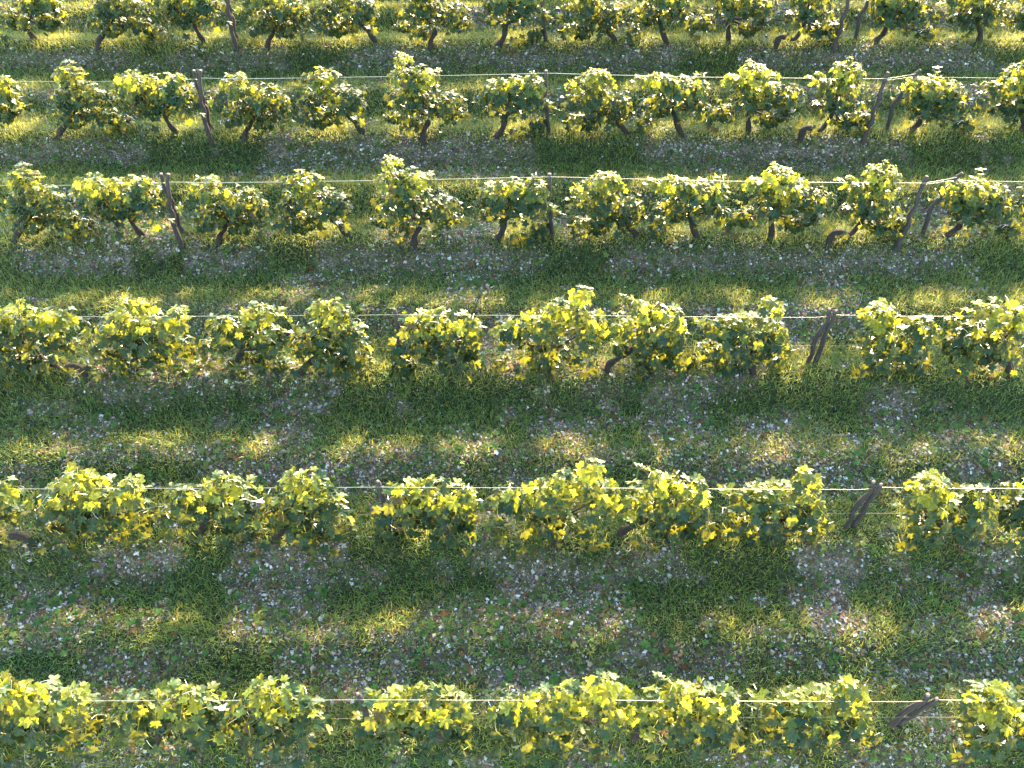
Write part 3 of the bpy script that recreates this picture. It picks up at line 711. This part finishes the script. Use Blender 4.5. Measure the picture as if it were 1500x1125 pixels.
# ------------------------------------------------------------------ grass
x, y = candidates(880000, .9)
m = gravel_mask(x, y)
clump = fbm(x * 5, y * 5, 111)
keep = rng.random(len(x)) < np.clip(1.05 - m * np.where(y < 8.5, 1.02, .90), .0, 1) * (.6 + .8 * clump)
x, y = x[keep], y[keep]; n = len(x)
z = terrain(x, y)
L_ = rng.uniform(.05, .135, n) * (.75 + .6 * vnoise(x * 2, y * 2, 121))
az = rng.uniform(0, 2 * PI, n); lean = np.clip(rng.normal(.88, .34, n), .1, 1.4)
dx, dy = np.cos(az), np.sin(az)
w = rng.uniform(.0024, .0046, n)
px, py = -dy * w, dx * w
B = np.stack([x, y, z - .01], -1)
d1 = np.stack([dx * np.sin(lean * .6), dy * np.sin(lean * .6), np.cos(lean * .6)], -1)
d2 = np.stack([dx * np.sin(lean * 1.45), dy * np.sin(lean * 1.45), np.cos(lean * 1.45)], -1)
M1 = B + d1 * (L_ * .5)[:, None]; M2 = M1 + d2 * (L_ * .5)[:, None]
M2[:, 2] = np.maximum(M2[:, 2], z + .008)
side = np.stack([px, py, np.zeros(n)], -1)
V = np.stack([B - side, B + side, M1 + side * .85, M1 - side * .85, M2], 1).reshape(-1, 3)
tt = np.array([(0, 1, 2), (0, 2, 3), (3, 2, 4)])
T = ((np.arange(n) * 5)[:, None, None] + tt[None]).reshape(-1, 3)
dry = np.clip(.42 + .5 * (fbm(x * .8, y * .8, 131) - .5) + rng.normal(0, .22, n), 0, 1)[:, None]
col = np.array([.048, .185, .062]) * (1 - dry) + np.array([.36, .35, .075]) * dry
st = rng.random(n) < .02
col[st] = np.array([.26, .21, .09])
col *= rng.uniform(.45, 1.5, (n, 1))
o = tri_obj('grass', V, T, M_GRASS, cols=np.repeat(col, 5, 0))
tag(o, 'short rough green grass covering the strips between the vine rows', 'grass', kind='stuff')
print('blades', n)

# ------------------------------------------------------------------ light
SUN_EL, SUN_AZ = 17.5, 18.0           # low sun behind the rows, a little to the right
w = bpy.data.worlds.new('World'); scene.world = w; w.use_nodes = True
nt = w.node_tree; nt.nodes.clear()
sky = nt.nodes.new('ShaderNodeTexSky'); sky.sky_type = 'NISHITA'; sky.sun_disc = False
sky.sun_elevation = math.radians(SUN_EL); sky.sun_rotation = math.radians(SUN_AZ)
sky.air_density = 1.2; sky.dust_density = .6; sky.ozone_density = 1.5
bg = nt.nodes.new('ShaderNodeBackground'); bg.inputs['Strength'].default_value = .15
wo = nt.nodes.new('ShaderNodeOutputWorld')
nt.links.new(sky.outputs[0], bg.inputs['Color']); nt.links.new(bg.outputs[0], wo.inputs['Surface'])
ld = bpy.data.lights.new('sun', 'SUN'); ld.energy = 4.3; ld.angle = math.radians(5); ld.color = (1.0, .79, .47)
sun = bpy.data.objects.new('sun', ld); COL.objects.link(sun)
el, az = math.radians(SUN_EL), math.radians(SUN_AZ)
from mathutils import Vector
dvec = Vector((math.sin(az) * math.cos(el), math.cos(az) * math.cos(el), math.sin(el)))
sun.rotation_euler = dvec.to_track_quat('Z', 'Y').to_euler()
sun.location = dvec * 40

# ------------------------------------------------------------------ camera
cd = bpy.data.cameras.new('camera'); cam = bpy.data.objects.new('camera', cd); COL.objects.link(cam)
cd.sensor_width = 36; cd.lens = 1458 / 1500 * 36; cd.clip_end = 400
cam.location = (0, 0, 10); cam.rotation_euler = (math.radians(90 - 52.98), 0, 0)
scene.camera = cam
vs = scene.view_settings
vs.view_transform = 'Standard'; vs.look = 'None'; vs.exposure = 3.05; vs.gamma = 1; vs.use_curve_mapping = False
scene.cycles.max_bounces = 8; scene.cycles.transmission_bounces = 6; scene.cycles.diffuse_bounces = 4
